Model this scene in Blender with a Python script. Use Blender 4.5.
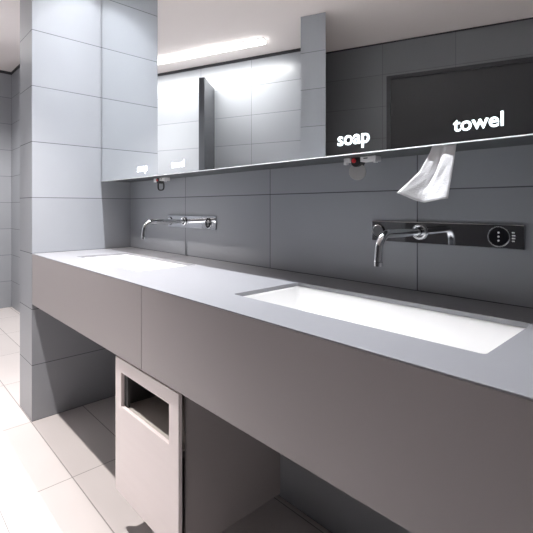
import bpy, bmesh, math, random
from mathutils import Vector, Matrix
random.seed(4)
for _o in list(bpy.data.objects): bpy.data.objects.remove(_o)
SC = bpy.context.scene; COL = SC.collection
PI = math.pi

# ------------------------------------------------------------ camera
CAM_H = 1.1224; YAW = math.radians(43.345)
cd = bpy.data.cameras.new('camera'); cam = bpy.data.objects.new('camera', cd); COL.objects.link(cam)
cd.sensor_width = 36; cd.lens = 419.63/533*36; cd.shift_y = -(266.5-206.97)/533; cd.clip_start = 0.02
cam.location = (0, 0, CAM_H); cam.rotation_euler = (PI/2, 0, PI/2 - YAW)
SC.camera = cam

# ------------------------------------------------------------ world, exposure
w = bpy.data.worlds.new('world'); SC.world = w; w.use_nodes = True
w.node_tree.nodes['Background'].inputs[0].default_value = (0.8, 0.85, 0.95, 1)
w.node_tree.nodes['Background'].inputs[1].default_value = 0.0
SC.view_settings.view_transform = 'Standard'; SC.view_settings.look = 'None'
SC.view_settings.gamma = 1; SC.view_settings.use_curve_mapping = False
SC.view_settings.exposure = 0.9

H = 2.637            # ceiling height = nine tile courses
TH = 0.293; TW = 0.617
YF, YM, YB = 0.6135, 0.9763, 1.155        # fascia, mirror, back wall planes
XS, XL = -2.4366, -2.678                  # side wall, outer end of the pillar
ZC = 0.879                                # counter top
D = Vector((0.9376, -0.3477, 0)); N = Vector((0.3477, 0.9376, 0))   # oblique opposite wall
def spot(name, x, y, z, power, size_deg, blend, color=(1,0.97,0.95), radius=0.03, aim=(0,0,-1)):
    l = bpy.data.lights.new(name, 'SPOT'); l.energy = power; l.spot_size = math.radians(size_deg); l.spot_blend = blend
    l.color = color; l.shadow_soft_size = radius
    o = bpy.data.objects.new(name, l); COL.objects.link(o); o.location = (x, y, z)
    o.rotation_euler = Vector(aim).to_track_quat('-Z', 'Y').to_euler()
    return o
# downlights: x, y, power, cone, blend, colour, aim
DOWN = [(-2.17, 0.90, 7, 80, 0.15, (0.93,0.95,1.0), (0,0,-1)),
        (-1.90, 0.21, 155, 74, 0.8, (1.0,0.945,0.925), (0,0,-1)),
        (-4.00, 0.62, 125, 140, 0.6, (1.0,0.97,0.96), (0,0,-1))]  # last one: unseen lamp added to light the corridor and pillar front
for i, (x, y, p, s, b, c, aim) in enumerate(DOWN):
    spot('downlight_lamp', x, y, H-0.012, p, s, b, c, 0.02, aim)
# linear light in the ceiling just in front of the mirror
LX0, LX1, LY = -2.05, -0.50, 0.885
al = bpy.data.lights.new('linear_lamp', 'AREA'); al.shape = 'RECTANGLE'; al.size = LX1-LX0; al.size_y = 0.025
al.energy = 24; al.spread = math.radians(125); al.color = (0.93, 0.955, 1.0)
ao = bpy.data.objects.new('linear_lamp', al); COL.objects.link(ao); ao.location = ((LX0+LX1)/2, LY, H-0.013)
STRIP_E = 6.0
# wall-washing lamp inside the linear light along the opposite wall
_a, _b = Vector((-4.55, 0.035, H-0.036)), Vector((-2.767, -0.628, H-0.036))
wl = bpy.data.lights.new('wall_wash_lamp', 'AREA'); wl.shape = 'RECTANGLE'; wl.size = (_b-_a).length; wl.size_y = 0.04
wl.energy = 15; wl.color = (1.0, 0.985, 0.97); wl.spread = math.radians(130)
wo = bpy.data.objects.new('wall_wash_lamp', wl); COL.objects.link(wo); wo.location = (_a+_b)/2
_z = (N*0.55+Vector((0,0,1))).normalized(); _x = D; _y = _z.cross(_x)
wo.rotation_euler = Matrix((_x, _y, _z)).transposed().to_euler()

# ------------------------------------------------------------ materials
def newmat(name):
    m = bpy.data.materials.new(name); m.use_nodes = True
    return m, m.node_tree, m.node_tree.nodes['Principled BSDF']
def mat(name, col, rough=0.5, metal=0.0, spec=0.5, var=0.04, scale=6.0, bump=0.0, bscale=200, emit=None, coat=0.0, stretch=None):
    m, nt, b = newmat(name)
    b.inputs['Roughness'].default_value = rough; b.inputs['Metallic'].default_value = metal
    b.inputs['Specular IOR Level'].default_value = spec; b.inputs['Coat Weight'].default_value = coat
    geo = nt.nodes.new('ShaderNodeNewGeometry')
    n = nt.nodes.new('ShaderNodeTexNoise'); n.inputs['Scale'].default_value = scale; n.inputs['Detail'].default_value = 3
    src = geo.outputs['Position']
    if stretch:
        mp = nt.nodes.new('ShaderNodeMapping'); mp.inputs['Scale'].default_value = stretch
        nt.links.new(src, mp.inputs['Vector']); src = mp.outputs[0]
    nt.links.new(src, n.inputs['Vector'])
    r = nt.nodes.new('ShaderNodeMapRange'); r.inputs['To Min'].default_value = 1-var; r.inputs['To Max'].default_value = 1+var
    nt.links.new(n.outputs[0], r.inputs[0])
    v = nt.nodes.new('ShaderNodeVectorMath'); v.operation = 'SCALE'; v.inputs[0].default_value = col
    nt.links.new(r.outputs[0], v.inputs['Scale']); nt.links.new(v.outputs[0], b.inputs['Base Color'])
    if bump:
        n2 = nt.nodes.new('ShaderNodeTexNoise'); n2.inputs['Scale'].default_value = bscale; nt.links.new(src, n2.inputs['Vector'])
        bp = nt.nodes.new('ShaderNodeBump'); bp.inputs['Strength'].default_value = bump; bp.inputs['Distance'].default_value = 0.002
        nt.links.new(n2.outputs[0], bp.inputs['Height']); nt.links.new(bp.outputs[0], b.inputs['Normal'])
    if emit:
        b.inputs['Emission Color'].default_value = (*emit[0], 1); b.inputs['Emission Strength'].default_value = emit[1]
    return m
def tilemat(name, col, joint, u_dir, u0, uw, v_dir, v0, vw, rough=0.3, jw=0.0032, var=0.035, spec=0.5):
    """tiles laid in a stack bond along two world directions, thin grooves between them"""
    m, nt, b = newmat(name); L = nt.links.new
    b.inputs['Specular IOR Level'].default_value = spec
    geo = nt.nodes.new('ShaderNodeNewGeometry')
    def mth(op, a, c=None):
        n = nt.nodes.new('ShaderNodeMath'); n.operation = op
        for k, q in enumerate((a, c)):
            if q is None: continue
            if isinstance(q, (int, float)): n.inputs[k].default_value = q
            else: L(q, n.inputs[k])
        return n.outputs[0]
    def axis(dr, o, wd):
        d = nt.nodes.new('ShaderNodeVectorMath'); d.operation = 'DOT_PRODUCT'; d.inputs[1].default_value = dr
        L(geo.outputs['Position'], d.inputs[0])
        s = mth('DIVIDE', mth('SUBTRACT', d.outputs['Value'], o), wd)
        fr = mth('FRACT', s); fl = mth('FLOOR', s)
        dist = mth('MULTIPLY', mth('MINIMUM', fr, mth('SUBTRACT', 1.0, fr)), wd)
        return dist, fl
    du, fu = axis(u_dir, u0, uw); dv, fv = axis(v_dir, v0, vw)
    dist = mth('MINIMUM', du, dv)
    mr = nt.nodes.new('ShaderNodeMapRange'); mr.inputs['From Min'].default_value = jw*0.35; mr.inputs['From Max'].default_value = jw*0.65
    L(dist, mr.inputs[0])
    cmb = nt.nodes.new('ShaderNodeCombineXYZ'); L(fu, cmb.inputs[0]); L(fv, cmb.inputs[1])
    wn = nt.nodes.new('ShaderNodeTexWhiteNoise'); L(cmb.outputs[0], wn.inputs['Vector'])
    r = nt.nodes.new('ShaderNodeMapRange'); r.inputs['To Min'].default_value = 1-var; r.inputs['To Max'].default_value = 1+var
    L(wn.outputs['Value'], r.inputs[0])
    ns = nt.nodes.new('ShaderNodeTexNoise'); ns.inputs['Scale'].default_value = 3.5; ns.inputs['Detail'].default_value = 4
    L(geo.outputs['Position'], ns.inputs['Vector'])
    r2 = nt.nodes.new('ShaderNodeMapRange'); r2.inputs['To Min'].default_value = 0.96; r2.inputs['To Max'].default_value = 1.04
    L(ns.outputs[0], r2.inputs[0])
    v = nt.nodes.new('ShaderNodeVectorMath'); v.operation = 'SCALE'; v.inputs[0].default_value = col
    L(mth('MULTIPLY', r.outputs[0], r2.outputs[0]), v.inputs['Scale'])
    mx = nt.nodes.new('ShaderNodeMix'); mx.data_type = 'RGBA'
    L(mr.outputs[0], mx.inputs[0]); mx.inputs[6].default_value = (*joint, 1); L(v.outputs[0], mx.inputs[7])
    L(mx.outputs[2], b.inputs['Base Color'])
    rr = nt.nodes.new('ShaderNodeMapRange'); rr.inputs['To Min'].default_value = 0.8; rr.inputs['To Max'].default_value = rough
    L(mr.outputs[0], rr.inputs[0]); L(rr.outputs[0], b.inputs['Roughness'])
    bp = nt.nodes.new('ShaderNodeBump'); bp.inputs['Strength'].default_value = 0.5; bp.inputs['Distance'].default_value = 0.001
    L(mr.outputs[0], bp.inputs['Height']); L(bp.outputs[0], b.inputs['Normal'])
    return m
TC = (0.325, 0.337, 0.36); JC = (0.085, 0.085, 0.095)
M = {}
M['tile_back'] = tilemat('grey wall tile', TC, JC, (1,0,0), XS, TW, (0,0,1), 0, TH)
M['tile_side'] = tilemat('grey side wall tile', TC, JC, (1,1,0), XS+YF-0.001, 0.85, (0,0,1), 0, TH, rough=0.35)
M['tile_pillar_front'] = tilemat('grey pillar tile', TC, JC, (1,0,0), XL-0.2, 0.9, (0,0,1), 0, TH, rough=0.35)
M['tile_end'] = tilemat('grey corridor tile', TC, JC, (0,1,0), YB, TW, (0,0,1), 0, TH)
M['tile_front'] = tilemat('grey opposite tile', TC, JC, tuple(D), Vector((-3.186,-0.846,0)).dot(D), TW, (0,0,1), 0, TH)
M['tile_front_shaded'] = tilemat('grey opposite tile shaded', (0.17,0.175,0.185), JC, tuple(D), Vector((-2.083,-1.487,0)).dot(D), TW, (0,0,1), 0, TH)  # opposite wall tile again, with the dim end's shade put into its colour
M['floor'] = tilemat('pale floor tile', (0.62,0.575,0.56), (0.27,0.25,0.24), (1,0,0), -1.82, 0.617, (0,1,0), 0.61, 0.262, rough=0.42, jw=0.004)
M['ceiling'] = mat('matt ceiling paint', (0.92,0.855,0.83), 0.9, var=0.02, scale=2, bump=0.1)
M['gap'] = mat('dark shadow gap', (0.03,0.03,0.035), 0.8)
M['door'] = mat('dark door laminate', (0.038,0.038,0.042), 0.35, var=0.03)
M['door_frame'] = mat('black door frame', (0.035,0.035,0.04), 0.5)
M['mirror'] = mat('mirror silver', (0.93,0.95,0.95), 0.0, 1.0, var=0.0)
M['alu'] = mat('brushed aluminium', (0.85,0.85,0.86), 0.3, 1.0, var=0.03)
M['edge'] = mat('satin aluminium edge', (0.6,0.61,0.62), 0.5, 0.3, var=0.02)
M['cabinet'] = mat('dark cabinet laminate', (0.06,0.065,0.07), 0.45)
M['lit'] = mat('lit lettering', (0.9,0.95,1), 0.4, emit=((0.86,0.96,1.0), 0.9))
M['counter'] = mat('pale grey mineral worktop', (0.255,0.255,0.27), 0.3, var=0.02, scale=30)
M['fascia'] = mat('warm grey fascia laminate', (0.36,0.33,0.33), 0.42, var=0.03, scale=2)
M['inner'] = mat('dark underside board', (0.06,0.06,0.06), 0.7)
M['ceramic'] = mat('white glazed ceramic', (0.86,0.85,0.84), 0.12, var=0.01, coat=0.4)
M['plate'] = mat('polished dark chrome', (0.55,0.56,0.58), 0.04, 1.0, var=0.01)
M['chrome'] = mat('polished chrome', (0.88,0.89,0.90), 0.05, 1.0, var=0.01)
M['blackglass'] = mat('black sensor glass', (0.015,0.015,0.018), 0.08)
M['white_plastic'] = mat('white plastic', (0.88,0.87,0.87), 0.4)
M['black_plastic'] = mat('black plastic', (0.02,0.02,0.02), 0.35)
M['red_plastic'] = mat('red plastic', (0.65,0.04,0.05), 0.35)
M['cup'] = mat('grey translucent plastic', (0.5,0.49,0.48), 0.45)
M['paper'] = mat('white paper towel', (0.90,0.90,0.91), 0.9, var=0.03, scale=40, bump=0.5, bscale=350)
M['bin_panel'] = mat('satin pale metal panel', (0.84,0.76,0.745), 0.38, 0.0, var=0.03, scale=3, stretch=(1,1,14))
M['bin_body_shaded'] = mat('shaded pale bin body', (0.42,0.385,0.38), 0.4, var=0.03)  # pale panel finish darkened, the body's shade put into its colour
M['bin_edge'] = mat('steel bin edge', (0.7,0.68,0.67), 0.3, 1.0)
M['bin_in'] = mat('bin inner steel', (0.62,0.58,0.54), 0.4, 0.3)
M['urinal_screen'] = mat('dark grey privacy screen', (0.085,0.09,0.10), 0.25)
M['tube'] = mat('lit diffuser', (0.95,0.95,0.95), 0.5, emit=((1.0,0.985,0.97), STRIP_E))
M['lamp_glass'] = mat('lit lamp glass', (0.95,0.95,0.95), 0.5, emit=((1.0,0.97,0.95), 3.0))

# ------------------------------------------------------------ helpers
def tag(o, label=None, cat=None, group=None, kind=None):
    for k, v in (('label',label),('category',cat),('group',group),('kind',kind)):
        if v: o[k] = v
    return o
def empty(name, loc=(0,0,0)):
    o = bpy.data.objects.new(name, None); COL.objects.link(o); o.location = loc; o.empty_display_size = 0.05
    return o
def link(name, bm, m, parent=None, smooth=False, bevel=0, segs=2, origin=None, fixn=True):
    if fixn: bmesh.ops.recalc_face_normals(bm, faces=bm.faces)
    if parent is not None:
        bmesh.ops.translate(bm, verts=bm.verts, vec=-abs_loc(parent)); off = Vector((0,0,0))
    me = bpy.data.meshes.new(name); bm.to_mesh(me); bm.free()
    if smooth:
        for p in me.polygons: p.use_smooth = True
    o = bpy.data.objects.new(name, me); COL.objects.link(o); me.materials.append(M[m])
    if parent is not None: o.parent = parent
    if bevel:
        b = o.modifiers.new('bevel', 'BEVEL'); b.width = bevel; b.segments = segs; b.limit_method = 'ANGLE'
    return o
def abs_loc(p):
    v = Vector((0,0,0))
    while p is not None: v += p.location; p = p.parent
    return v
def box(x0,x1,y0,y1,z0,z1, bm=None):
    bm = bm or bmesh.new()
    g = bmesh.ops.create_cube(bm, size=1)['verts']
    for v in g: v.co = Vector(((x0+x1)/2+v.co.x*(x1-x0), (y0+y1)/2+v.co.y*(y1-y0), (z0+z1)/2+v.co.z*(z1-z0)))
    return bm
def prism(pts, z0, z1, bm=None):
    bm = bm or bmesh.new()
    a = [bm.verts.new((p[0],p[1],z0)) for p in pts]; b = [bm.verts.new((p[0],p[1],z1)) for p in pts]
    bm.faces.new(a); bm.faces.new(b); n = len(pts)
    for i in range(n): bm.faces.new((a[i],a[(i+1)%n],b[(i+1)%n],b[i]))
    return bm
def cyl(p0, p1, r, n=32, r2=None, bm=None):
    bm = bm or bmesh.new(); p0 = Vector(p0); p1 = Vector(p1); d = p1-p0
    mt = Matrix.Translation((p0+p1)/2) @ d.to_track_quat('Z','Y').to_matrix().to_4x4()
    bmesh.ops.create_cone(bm, cap_ends=True, segments=n, radius1=r, radius2=r if r2 is None else r2, depth=d.length, matrix=mt)
    return bm
def torus(c, axis, R, r, n=40, k=10, bm=None, arc=(0,1)):
    bm = bm or bmesh.new(); q = Vector(axis).to_track_quat('Z','Y'); rows = []
    full = arc == (0,1); cnt = n if full else n+1
    for i in range(cnt):
        a = 2*PI*(arc[0]+(arc[1]-arc[0])*i/n)
        rows.append([bm.verts.new(Vector(c)+q@Vector(((R+r*math.cos(2*PI*j/k))*math.cos(a),(R+r*math.cos(2*PI*j/k))*math.sin(a), r*math.sin(2*PI*j/k)))) for j in range(k)])
    for i in range(n if full else n):
        A = rows[i]; B = rows[(i+1)%cnt]
        for j in range(k): bm.faces.new((A[j],A[(j+1)%k],B[(j+1)%k],B[j]))
    if not full: bm.faces.new(rows[0]); bm.faces.new(rows[-1])
    return bm
def tube(path, radii, n=24, bm=None):
    """swept tube, capped; radii one per point"""
    bm = bm or bmesh.new(); P = [Vector(p) for p in path]; rows = []
    up = Vector((1,0,0))
    for i, p in enumerate(P):
        t = (P[min(i+1,len(P)-1)]-P[max(i-1,0)]).normalized()
        a = (up - t*up.dot(t)).normalized(); b = t.cross(a)
        rows.append([bm.verts.new(p+(a*math.cos(2*PI*j/n)+b*math.sin(2*PI*j/n))*radii[i]) for j in range(n)])
    for A, B in zip(rows, rows[1:]):
        for j in range(n): bm.faces.new((A[j],A[(j+1)%n],B[(j+1)%n],B[j]))
    bm.faces.new(rows[0]); bm.faces.new(rows[-1])
    return bm
def rrect(x0,x1,y0,y1,r,n=8):
    pts = []
    for cx,cy,a in ((x1-r,y1-r,0),(x0+r,y1-r,90),(x0+r,y0+r,180),(x1-r,y0+r,270)):
        for i in range(n+1):
            t = math.radians(a+90*i/n); pts.append((cx+r*math.cos(t), cy+r*math.sin(t)))
    return pts
def plane_holes(outer, holes, z, bm):
    """flat face with holes, triangulated"""
    ed = []
    for lp in [outer]+holes:
        vs = [bm.verts.new((x,y,z)) for x,y in lp]
        ed += [bm.edges.new((vs[i],vs[(i+1)%len(vs)])) for i in range(len(vs))]
    bmesh.ops.triangle_fill(bm, edges=ed, use_beauty=True, use_dissolve=False)

# ------------------------------------------------------------ the room
E0 = -5.40; X1 = 1.5; Y0 = -3.0
tag(link('floor', box(E0-0.1, X1+0.1, Y0, YB+0.1, -0.1, 0), 'floor'), kind='structure')
tag(link('ceiling', box(E0-0.1, X1+0.1, Y0, YB+0.1, H, H+0.1), 'ceiling'), kind='structure')
tag(link('wall_back', box(E0-0.1, X1+0.1, YB, YB+0.1, 0, H), 'tile_back'), kind='structure')
tag(link('wall_end', box(E0-0.1, E0, Y0, YB, 0, H), 'tile_end'), kind='structure')
tag(link('wall_right', box(X1, X1+0.1, Y0, YB, 0, H), 'tile_end'), kind='structure')
# pillar wall the vanity butts against: two leaves so every face carries its own tile layout
bm = box(XL, XS, YF, YB, 0, H)
o = link('wall_left', bm, 'tile_side'); o.data.materials.append(M['tile_pillar_front'])
for p in o.data.polygons:
    if abs(p.normal.y) > 0.5: p.material_index = 1
tag(o, kind='structure')
PB = Vector((-3.186,-0.846,0)); PD = Vector((-2.083,-1.487,0))
def seg(P, xa, xb, t=0.1):
    a = P + D*((xa-P.x)/D.x); b = P + D*((xb-P.x)/D.x)
    return [a, b, b-N*t, a-N*t]
tag(link('wall_front', prism(seg(PB, E0-0.05, -2.66), 0, H), 'tile_front'), kind='structure')
tag(link('wall_front_right', prism(seg(PD, -2.62, X1+0.05), 0, H), 'tile_front_shaded'), kind='structure')
# partition wall running back to the step between the two front walls
A = Vector((-2.246,-0.542,0)); B = Vector((-2.056,-0.619,0)); dr = Vector((-0.622,-0.783,0))
o = link('wall_partition', prism([A, B, B+dr*0.92, A+dr*0.70], 0, H), 'tile_front'); tag(o, kind='structure')
# shadow gaps at the ceiling
def gapstrip(name, a, b, n, hgt=0.022, dep=0.006):
    a = Vector(a); b = Vector(b); n = Vector(n)*dep
    tag(link(name, prism([a, b, b+n, a+n], H-hgt, H), 'gap'), kind='structure')
s1 = seg(PB, E0, -2.66); gapstrip('trim_1', s1[0], s1[1], N, 0.03)
s2 = seg(PD, -2.60, X1); gapstrip('trim_2', s2[0], s2[1], N, 0.012)
gapstrip('trim_3', (E0,YB,0), (XL,YB,0), (0,-1,0), 0.03)
gapstrip('trim_4', (E0,YB,0), (E0,0.3,0), (1,0,0), 0.03)
# dark doorway in the front wall
dx0, dx1, dz = -2.046, -0.75, 2.318
a = PD + D*((dx0-PD.x)/D.x); b = PD + D*((dx1-PD.x)/D.x)
dr_root = empty('door_1', (a.x, a.y, 0)); tag(dr_root, kind='structure')
fw = 0.035
bm = prism([a, a+D*fw, a+D*fw+N*0.02, a+N*0.02], 0, dz)
prism([b-D*fw, b, b+N*0.02, b-D*fw+N*0.02], 0, dz, bm)
prism([a+D*fw, b-D*fw, b-D*fw+N*0.02, a+D*fw+N*0.02], dz-fw, dz, bm)
link('door_frame', bm, 'door_frame', dr_root)
a2 = a+D*fw; b2 = b-D*fw
link('door_leaf', prism([a2, b2, b2+N*0.008, a2+N*0.008], 0.005, dz-fw), 'door', dr_root)
hp = b2-D*0.08+N*0.05
bm = cyl(hp+Vector((0,0,1.0)), hp-D*0.13+Vector((0,0,1.0)), 0.009)
cyl(hp-N*0.042+Vector((0,0,1.0)), hp+Vector((0,0,1.0)), 0.009, bm=bm)
link('door_handle', bm, 'alu', dr_root, smooth=True)

# ------------------------------------------------------------ ceiling lights
def along(P, x): return P + D*((x-P.x)/D.x)
S = Vector((-2.767,-0.628,0)); s0 = along(S, -4.55); s1_ = S
t = empty('ceiling_strip_light', ((s0+s1_)/2).to_tuple()); t.location.z = H
tag(t, 'long bright linear ceiling light running parallel to the opposite tiled wall', 'ceiling light')
hw = 0.032
link('housing', prism([s0-N*(hw+0.006)-D*0.006, s1_-N*(hw+0.006)+D*0.006, s1_+N*(hw+0.006)+D*0.006, s0+N*(hw+0.006)-D*0.006], H-0.010, H), 'white_plastic', t)
link('diffuser', prism([s0-N*hw, s1_-N*hw, s1_+N*hw, s0+N*hw], H-0.034, H-0.0102), 'tube', t)
t = empty('linear_downlight', ((LX0+LX1)/2, LY, H))
tag(t, 'slim linear ceiling light just in front of the mirror cabinet', 'ceiling light')
link('housing', box(LX0-0.01, LX1+0.01, LY-0.02, LY+0.02, H-0.006, H-0.0002), 'white_plastic', t)
link('diffuser', box(LX0, LX1, LY-0.0125, LY+0.0125, H-0.0085, H-0.0062), 'lamp_glass', t)
DL = ['small round recessed downlight above the left basin',
      'small round recessed downlight over the floor in front of the vanity', 'added unseen round downlight brightening the corridor beyond the pillar wall']
for (x,y,*_), lb in zip(DOWN, DL):
    t = empty('downlight', (x,y,H)); tag(t, lb, 'ceiling light', 'round ceiling downlights')
    link('trim_ring', torus((x,y,H-0.003), (0,0,1), 0.045, 0.006), 'alu', t, smooth=True)
    link('lamp_glass', cyl((x,y,H-0.004), (x,y,H-0.0005), 0.040), 'lamp_glass', t)

# ------------------------------------------------------------ mirror cabinet
ZM = 1.2683; XR = 0.75
CT = H-0.001
t = empty('mirror_cabinet', (XS,YB,ZM))
tag(t, 'long wall-hung mirror cabinet above the basins with lit words near its lower edge', 'mirror')
link('cabinet_body', box(XS+0.002, XR, YM+0.006, YB-0.001, ZM+0.004, CT), 'cabinet', t)
link('mirror_pane', box(XS+0.010, XR, YM, YM+0.0055, ZM+0.0035, CT), 'mirror', t)
bm = bmesh.new()
pf = [(YM+0.006,ZM),(YM-0.0018,ZM),(YM-0.0018,ZM+0.0008),(YM-0.0002,ZM+0.0022),(YM-0.0002,ZM+0.0021),(YM+0.006,ZM+0.0021)]
ends = [[bm.verts.new((x,y,z)) for y,z in pf] for x in (XS+0.002, XR)]
bm.faces.new(ends[0]); bm.faces.new(ends[1])
for i in range(6): bm.faces.new((ends[0][i],ends[0][(i+1)%6],ends[1][(i+1)%6],ends[1][i]))
link('edge_trim', bm, 'edge', t)
def word(body, x, z, wid, name, label):
    cu = bpy.data.curves.new(name, 'FONT'); cu.body = body; cu.size = 1; cu.offset = 0.014; cu.space_character = 1.02
    tmp = bpy.data.objects.new(name+'_tmp', cu); COL.objects.link(tmp)
    bpy.context.view_layer.update()
    me = bpy.data.meshes.new_from_object(tmp.evaluated_get(bpy.context.evaluated_depsgraph_get()))
    bpy.data.objects.remove(tmp)
    bm = bmesh.new(); bm.from_mesh(me); bpy.data.meshes.remove(me)
    xs = [v.co.x for v in bm.verts]; s = wid/(max(xs)-min(xs)); x0 = min(xs)
    bmesh.ops.remove_doubles(bm, verts=bm.verts, dist=1e-5)
    for v in bm.verts: v.co = Vector((x+(v.co.x-x0)*s, YM-0.0005, z+v.co.y*s*0.97))
    g = bmesh.ops.extrude_face_region(bm, geom=list(bm.faces))
    for v in g['geom']:
        if isinstance(v, bmesh.types.BMVert): v.co.y -= 0.0008
    o = link(name, bm, 'lit', t); o['label'] = label
SP = 1.245
for k in (0, 1):
    side = ('right','left')[k]
    word('soap', -0.736-SP*k, 1.2975, 0.105, 'lit_word', 'glowing white word soap above the %s basin' % side)
    word('towel', -0.408-SP*k, 1.2955, 0.106, 'lit_word', 'glowing white word towel above the %s basin' % side)

# ------------------------------------------------------------ vanity
BX = [(-0.918,-0.256), (-2.155,-1.493)]; BY = (0.738, 1.004)
XV = 0.75
t = empty('vanity_counter', (XS,YB,0)); tag(t, 'long pale worktop with deep grey fascia, built between pillar wall and right side', 'counter')
holes = [rrect(a_,b_,BY[0],BY[1],0.010) for a_,b_ in BX]
bm = bmesh.new(); CTH = 0.012
outer = [(XS+0.001,YF),(XV,YF),(XV,YB-0.001),(XS+0.001,YB-0.001)]
TE = 0.004
plane_holes(outer, holes, ZC, bm); plane_holes(outer, [rrect(a_-0.02,b_+0.02,BY[0]-0.02,BY[1]+0.02,0.038) for a_,b_ in BX], ZC-TE, bm)
def wallstrip(A_, za, B_, zb):
    va = [bm.verts.new((x,y,za)) for x,y in A_]; vb = [bm.verts.new((x,y,zb)) for x,y in B_]
    for i in range(len(va)):
        j = (i+1)%len(va); bm.faces.new((va[i],va[j],vb[j],vb[i]))
wallstrip(outer, ZC, outer, ZC-TE)
for (a_,b_), lp in zip(BX, holes):          # thicker rim around each cut-out
    big = rrect(a_-0.02,b_+0.02,BY[0]-0.02,BY[1]+0.02,0.038)
    wallstrip(lp, ZC, lp, ZC-CTH); wallstrip(lp, ZC-CTH, big, ZC-CTH); wallstrip(big, ZC-CTH, big, ZC-TE)
bmesh.ops.remove_doubles(bm, verts=bm.verts, dist=1e-5)
link('countertop', bm, 'counter', t, bevel=0.001, segs=2)
ZF = 0.6141
seams = [XS+0.001, -1.218, 0.016, XV]
for a_, b_ in zip(seams, seams[1:]):
    link('fascia_panel', box(a_+0.0012, b_-0.0012, YF+0.0004, YF+0.020, ZF, ZC-TE-0.0003), 'fascia', t, bevel=0.0008)
link('backing_board', box(XS+0.002, XV, YF+0.0205, YF+0.030, ZF+0.004, ZC-CTH-0.001), 'inner', t)

# basins
def basin(x0, x1, label):
    y0, y1 = BY; cx = (x0+x1)/2
    r = empty('sink', (cx, (y0+y1)/2, ZC-CTH)); tag(r, label, 'sink', 'white rectangular basins in the worktop')
    prof = [(0.028,0.0),(-0.001,0.0),(-0.002,-0.006),(-0.006,-0.05),(-0.012,-0.078),(-0.026,-0.092),(-0.050,-0.097)]
    bm = bmesh.new(); rows = []
    z0 = ZC-CTH-0.0008
    for e, dz_ in prof:
        rr = max(0.009, 0.010+e*0.6)+ (0.02 if dz_<-0.04 else 0)
        pts = rrect(x0-e, x1+e, y0-e, y1+e, rr)
        rows.append([bm.verts.new((x,y,z0+dz_)) for x,y in pts])
    # outside shell
    for e, dz_ in ((0.004,-0.103),(0.006,-0.085),(0.012,-0.012),(0.028,-0.010)):
        pts = rrect(x0-e, x1+e, y0-e, y1+e, 0.03)
        rows.append([bm.verts.new((x,y,z0+dz_)) for x,y in pts])
    n = len(rows[0])
    inner = rows[:7]; outer_ = rows[7:][::-1]
    def strip(Ra, Rb):
        for i in range(n): bm.faces.new((Ra[i],Ra[(i+1)%n],Rb[(i+1)%n],Rb[i]))
    for p, q in zip(inner, inner[1:]): strip(p, q)
    strip(inner[0], outer_[0])
    for p, q in zip(outer_, outer_[1:]): strip(p, q)
    # floor falls towards the drain at the back
    c = bm.verts.new((cx, y1-0.10, z0-0.104))
    for i in range(n): bm.faces.new((inner[-1][i], inner[-1][(i+1)%n], c))
    bm.faces.new(outer_[-1])
    link('bowl', bm, 'ceramic', r, smooth=True, bevel=0)
    link('drain', torus((cx,y1-0.10,z0-0.1025), (0,0,1), 0.020, 0.003), 'chrome', r, smooth=True)
    return r
basin(*BX[0], 'white rectangular basin nearer the camera, under the paper towel')
basin(*BX[1], 'white rectangular basin farther away, next to the tiled pillar wall')

# ------------------------------------------------------------ taps
def faucet(dx, label):
    X = lambda v: v+dx
    zc = 1.049; yw = YB-0.0008
    r = empty('faucet', (X(-0.52), YB, zc)); tag(r, label, 'faucet', 'wall-mounted chrome taps')
    pl = link('back_plate', box(X(-0.733), X(-0.308), yw-0.007, yw, 1.018, 1.079), 'plate', r, bevel=0.0018)
    yp = yw-0.0072
    sx = X(-0.574); path = [(sx, yp+0.0004, zc+0.002), (sx, yp-0.03, zc+0.002)]; rad = [0.0105, 0.0105]
    R_ = 0.042; yc = 0.929+R_+0.002
    path.append((sx, (yp-0.03+yc)/2, zc+0.003)); rad.append(0.0108)
    for i in range(11):
        a_ = PI/2*i/10
        path.append((sx, yc-R_*math.sin(a_), zc+0.004-R_+R_*math.cos(a_))); rad.append(0.0108)
    path.append((sx, 0.9292, 0.996)); rad.append(0.0112); path.append((sx, 0.929, 0.984)); rad.append(0.0114)
    spt = link('spout', tube(path, rad), 'chrome', r, smooth=True)
    spt.modifiers.new('e','EDGE_SPLIT').split_angle = math.radians(50)
    link('aerator', cyl((sx,0.929,0.9835),(sx,0.929,0.974), 0.0118), 'chrome', spt)
    link('collar', torus((sx,yp-0.004,zc+0.002), (0,1,0), 0.0185, 0.0040), 'chrome', r, smooth=True)
    kx = X(-0.709)
    k = link('temperature_knob', cyl((kx,yp+0.0003,zc),(kx,yp-0.005,zc), 0.0185, 40), 'chrome', r, bevel=0.0015)
    link('knob_ring', torus((kx,yp-0.001,zc), (0,1,0), 0.0205, 0.0016), 'blackglass', k, smooth=True)
    gx = X(-0.366)
    s = link('sensor_dial', torus((gx,yp-0.0006,zc-0.001), (0,1,0), 0.0250, 0.0012, 48, 8), 'plate', r, smooth=True)
    link('sensor_glass', cyl((gx,yp+0.0002,zc-0.001),(gx,yp-0.0012,zc-0.001), 0.0225, 40), 'blackglass', s)
    bm = bmesh.new()
    for dz_ in (-0.010, 0, 0.010): cyl((gx,yp-0.0012,zc-0.001+dz_),(gx,yp-0.0022,zc-0.001+dz_), 0.0026, 12, bm=bm)
    link('sensor_marks', bm, 'white_plastic', s)
    bm = bmesh.new()
    for j, dz_ in enumerate((0.010, 0.003, -0.004, -0.011)):
        box(gx+0.030, gx+0.038-abs(dz_)*0.2, yp-0.0006, yp+0.0002, zc+dz_-0.0016, zc+dz_+0.0016, bm=bm)
    link('scale_marks', bm, 'white_plastic', r)
    return r
faucet(0, 'chrome wall tap with curved spout and long plate above the nearer basin')
faucet(-SP, 'chrome wall tap with curved spout and long plate above the farther basin')

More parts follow.
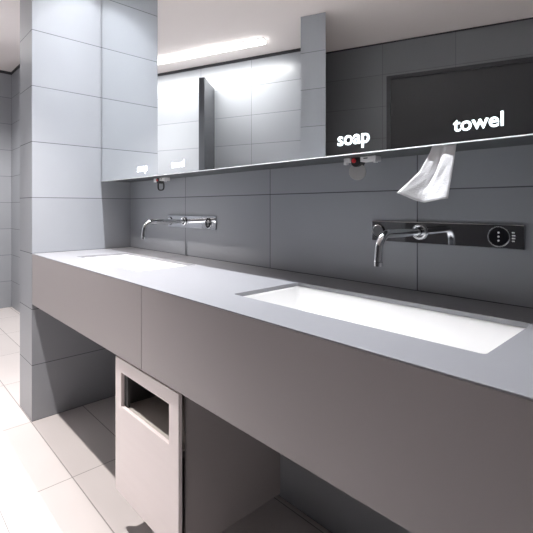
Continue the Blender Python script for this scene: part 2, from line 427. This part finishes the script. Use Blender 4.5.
# ------------------------------------------------------------ soap dispensers under the cabinet
def dispenser(x, y, disc, label):
    zt = ZM+0.0038
    r = empty('soap_dispenser', (x, y, zt)); tag(r, label, 'soap dispenser', 'soap dispensers under the cabinet')
    link('bracket', box(x-0.042, x-0.016, y-0.016, y+0.016, zt-0.012, zt), 'white_plastic', r, bevel=0.0015)
    link('bracket_foot', box(x-0.042, x-0.032, y-0.016, y-0.004, zt-0.020, zt-0.0121), 'white_plastic', r)
    link('mounting_plate', box(x+0.018, x+0.070, y-0.016, y+0.016, zt-0.015, zt), 'white_plastic', r, bevel=0.0015)
    link('slot', box(x+0.030, x+0.044, y-0.0165, y-0.0161, zt-0.007, zt-0.004), 'black_plastic', r)
    link('mounting_foot', box(x+0.062, x+0.070, y-0.016, y-0.002, zt-0.020, zt-0.0151), 'white_plastic', r)
    bm = cyl((x,y-0.014,zt-0.012),(x,y+0.014,zt-0.012), 0.0165, 24)
    box(x-0.012, x+0.016, y-0.012, y+0.012, zt-0.012, zt, bm)
    link('nozzle', bm, 'black_plastic', r, bevel=0.001)
    link('button', cyl((x-0.004,y-0.014,zt-0.010),(x-0.004,y-0.019,zt-0.010), 0.0070, 20), 'red_plastic', r, bevel=0.001)
    if disc:
        c = Vector((x-0.002, y, zt-0.0425)); ax = Vector((0.45,-0.89,0)).normalized()
        link('drip_cup', cyl(c+ax*0.006, c-ax*0.006, 0.0255, 40), 'cup', r, bevel=0.002)
    else:
        c = Vector((x+0.006, y, zt-0.040)); bm = bmesh.new(); pts = []
        for i in range(29):
            a_ = 2*PI*i/28; sx_ = math.copysign(abs(math.cos(a_))**0.6, math.cos(a_)); sz = math.copysign(abs(math.sin(a_))**0.7, math.sin(a_))
            pts.append((c.x+0.017*sx_, c.y, c.z+0.022*sz))
        rows = []
        for i, p in enumerate(pts[:-1]):
            p = (c.x+(p[0]-c.x)*0.86, c.y+(p[0]-c.x)*0.5, p[2])
            nrm = (Vector(p)-c).normalized()
            rows.append([bm.verts.new(Vector(p)+nrm*0.0032*math.cos(2*PI*j/8)+Vector((0,0.0032*math.sin(2*PI*j/8),0))) for j in range(8)])
        for i in range(28):
            P_, Q_ = rows[i], rows[(i+1)%28]
            for j in range(8): bm.faces.new((P_[j],P_[(j+1)%8],Q_[(j+1)%8],Q_[j]))
        link('pull_loop', bm, 'black_plastic', r, smooth=True)
    return r
dispenser(-0.738, 1.08, True, 'soap nozzle with red button and grey round cup under the cabinet')
dispenser(-1.972, 1.10, False, 'soap nozzle with black pull loop under the far end of cabinet')

# ------------------------------------------------------------ paper towel
def paper():
    rows = 26; cols = 18; bm = bmesh.new(); G = []
    def lerp(tab, s):
        for (a_, va), (b_, vb) in zip(tab, tab[1:]):
            if s <= b_: k = (s-a_)/(b_-a_); return va+(vb-va)*k
        return tab[-1][1]
    for i in range(rows+1):
        s = i/rows; row = []
        # left edge runs out to the loose corner, right edge hangs nearly straight
        xl = lerp([(0,-0.462),(0.12,-0.466),(0.42,-0.484),(0.7,-0.502),(1,-0.522)], s); zl = lerp([(0,1.272),(0.42,1.208),(1,1.157)], s)
        xr = lerp([(0,-0.405),(1,-0.404)], s); zr = lerp([(0,1.272),(1,1.142)], s)
        for j in range(cols+1):
            q = j/cols
            x = xl+(xr-xl)*q; z = zl+(zr-zl)*q
            z -= 0.017*s*s*lerp([(0,0),(0.32,0.85),(0.48,1),(1,0)], q)
            y = 0.988 - 0.040*s + 0.008*math.sin(q*6.0+0.6-s*1.6)*(0.15+s) - 0.014*s*(1-q)
            y += 0.012*math.exp(-((q-0.34-0.16*(1-s))/0.07)**2)*math.sin(PI*min(1,s*1.15)) - 0.006*math.exp(-((q-0.62)/0.10)**2)*math.exp(-((s-0.45)/0.2)**2)
            y += 0.0007*math.sin(q*23+s*17)*s
            row.append(bm.verts.new((x,y,z)))
        G.append(row)
    for i in range(rows):
        for j in range(cols): bm.faces.new((G[i][j],G[i][j+1],G[i+1][j+1],G[i+1][j]))
    o = link('paper_towel', bm, 'paper', smooth=True)
    m = o.modifiers.new('t','SOLIDIFY'); m.thickness = 0.0012; m.offset = 0
    tag(o, 'crumpled white paper towel hanging out below the mirror cabinet', 'paper towel')
paper()

# ------------------------------------------------------------ waste bin hung below the worktop
bx0, bx1, by = -1.434, -1.020, 0.625; bz0, bz1 = 0.136, 0.600
r = empty('waste_bin', ((bx0+bx1)/2, 0.8, bz0)); tag(r, 'pale box-shaped waste bin with square slot opening hung under the worktop', 'waste bin')
ox0, ox1, oz0, oz1 = bx0+0.046, bx1-0.052, 0.439, 0.555
bm = bmesh.new()
for y in (by, by+0.012):
    # panel face with a rectangular opening, as a ring of four quads
    O_ = [bm.verts.new(p) for p in ((bx0,y,bz0),(bx1,y,bz0),(bx1,y,bz1),(bx0,y,bz1))]
    I_ = [bm.verts.new(p) for p in ((ox0,y,oz0),(ox1,y,oz0),(ox1,y,oz1),(ox0,y,oz1))]
    for i in range(4): bm.faces.new((O_[i],O_[(i+1)%4],I_[(i+1)%4],I_[i]))
    if y == by: F0 = (O_, I_)
for L0, L1 in ((F0[0],O_),(F0[1],I_)):
    for i in range(4): bm.faces.new((L0[i],L0[(i+1)%4],L1[(i+1)%4],L1[i]))
link('front_panel', bm, 'bin_panel', r, bevel=0.0015)
# body: open-fronted box of sheet, slightly narrower than the panel
sx0, sx1 = bx0+0.020, bx1+0.006; yb0, yb1 = by+0.022, 1.022; th = 0.004
bm = box(sx0, sx0+th, yb0, yb1, bz0+0.004, bz1-0.004)
box(sx1-th, sx1, yb0, yb1, bz0+0.004, bz1-0.004, bm)
box(sx0+th, sx1-th, yb1-th, yb1, bz0+0.004, bz1-0.004, bm)
box(sx0+th, sx1-th, yb0, yb1-th, bz0+0.004, bz0+0.004+th, bm)
box(sx0+th, sx1-th, yb0, yb1-th, bz1-0.004-th, bz1-0.004, bm)
link('body', bm, 'bin_body_shaded', r, bevel=0.0008)
bm = box(sx1-0.003, sx1+0.0015, yb0-0.004, yb0-0.0005, bz0+0.004, bz1-0.004)
link('body_flange', bm, 'bin_edge', r)
for xa_ in (sx0+0.02, sx1-0.07):
    link('hinge', box(xa_, xa_+0.03, by+0.0123, yb0-0.0003, bz0+0.05, bz1-0.05), 'inner', r)
# sloping chute behind the opening
bm = bmesh.new(); cz = oz0-0.001; ya = by+0.0125
pts = [(ox0-0.002, ya, cz), (sx1-0.006, ya, cz), (sx1-0.006, ya+0.26, cz-0.012), (ox0-0.002, ya+0.26, cz-0.012)]
va = [bm.verts.new(p) for p in pts]; vb = [bm.verts.new((p[0],p[1],p[2]-0.003)) for p in pts]
bm.faces.new(va); bm.faces.new(vb)
for i in range(4): bm.faces.new((va[i],va[(i+1)%4],vb[(i+1)%4],vb[i]))
link('chute', bm, 'bin_in', r)
link('side_baffle', box(ox0-0.006, ox0-0.0025, ya, ya+0.30, oz0-0.02, oz1+0.02), 'inner', r)
# wall bracket carrying the bin
link('wall_bracket', box((sx0+sx1)/2-0.10, (sx0+sx1)/2+0.10, yb1+0.0003, YB-0.0005, 0.30, 0.48), 'inner', r)

# ------------------------------------------------------------ privacy screen on the opposite wall (seen in the mirror)
pts = [Vector((-3.394,-0.351,0)), Vector((-3.338,-0.379,0)), Vector((-3.599,-0.690,0)), Vector((-3.656,-0.669,0))]
o = link('privacy_screen', prism(pts, 0.0, 2.37), 'urinal_screen', bevel=0.002)
tag(o, 'tall dark grey partition screen standing against the bright opposite wall', 'screen')
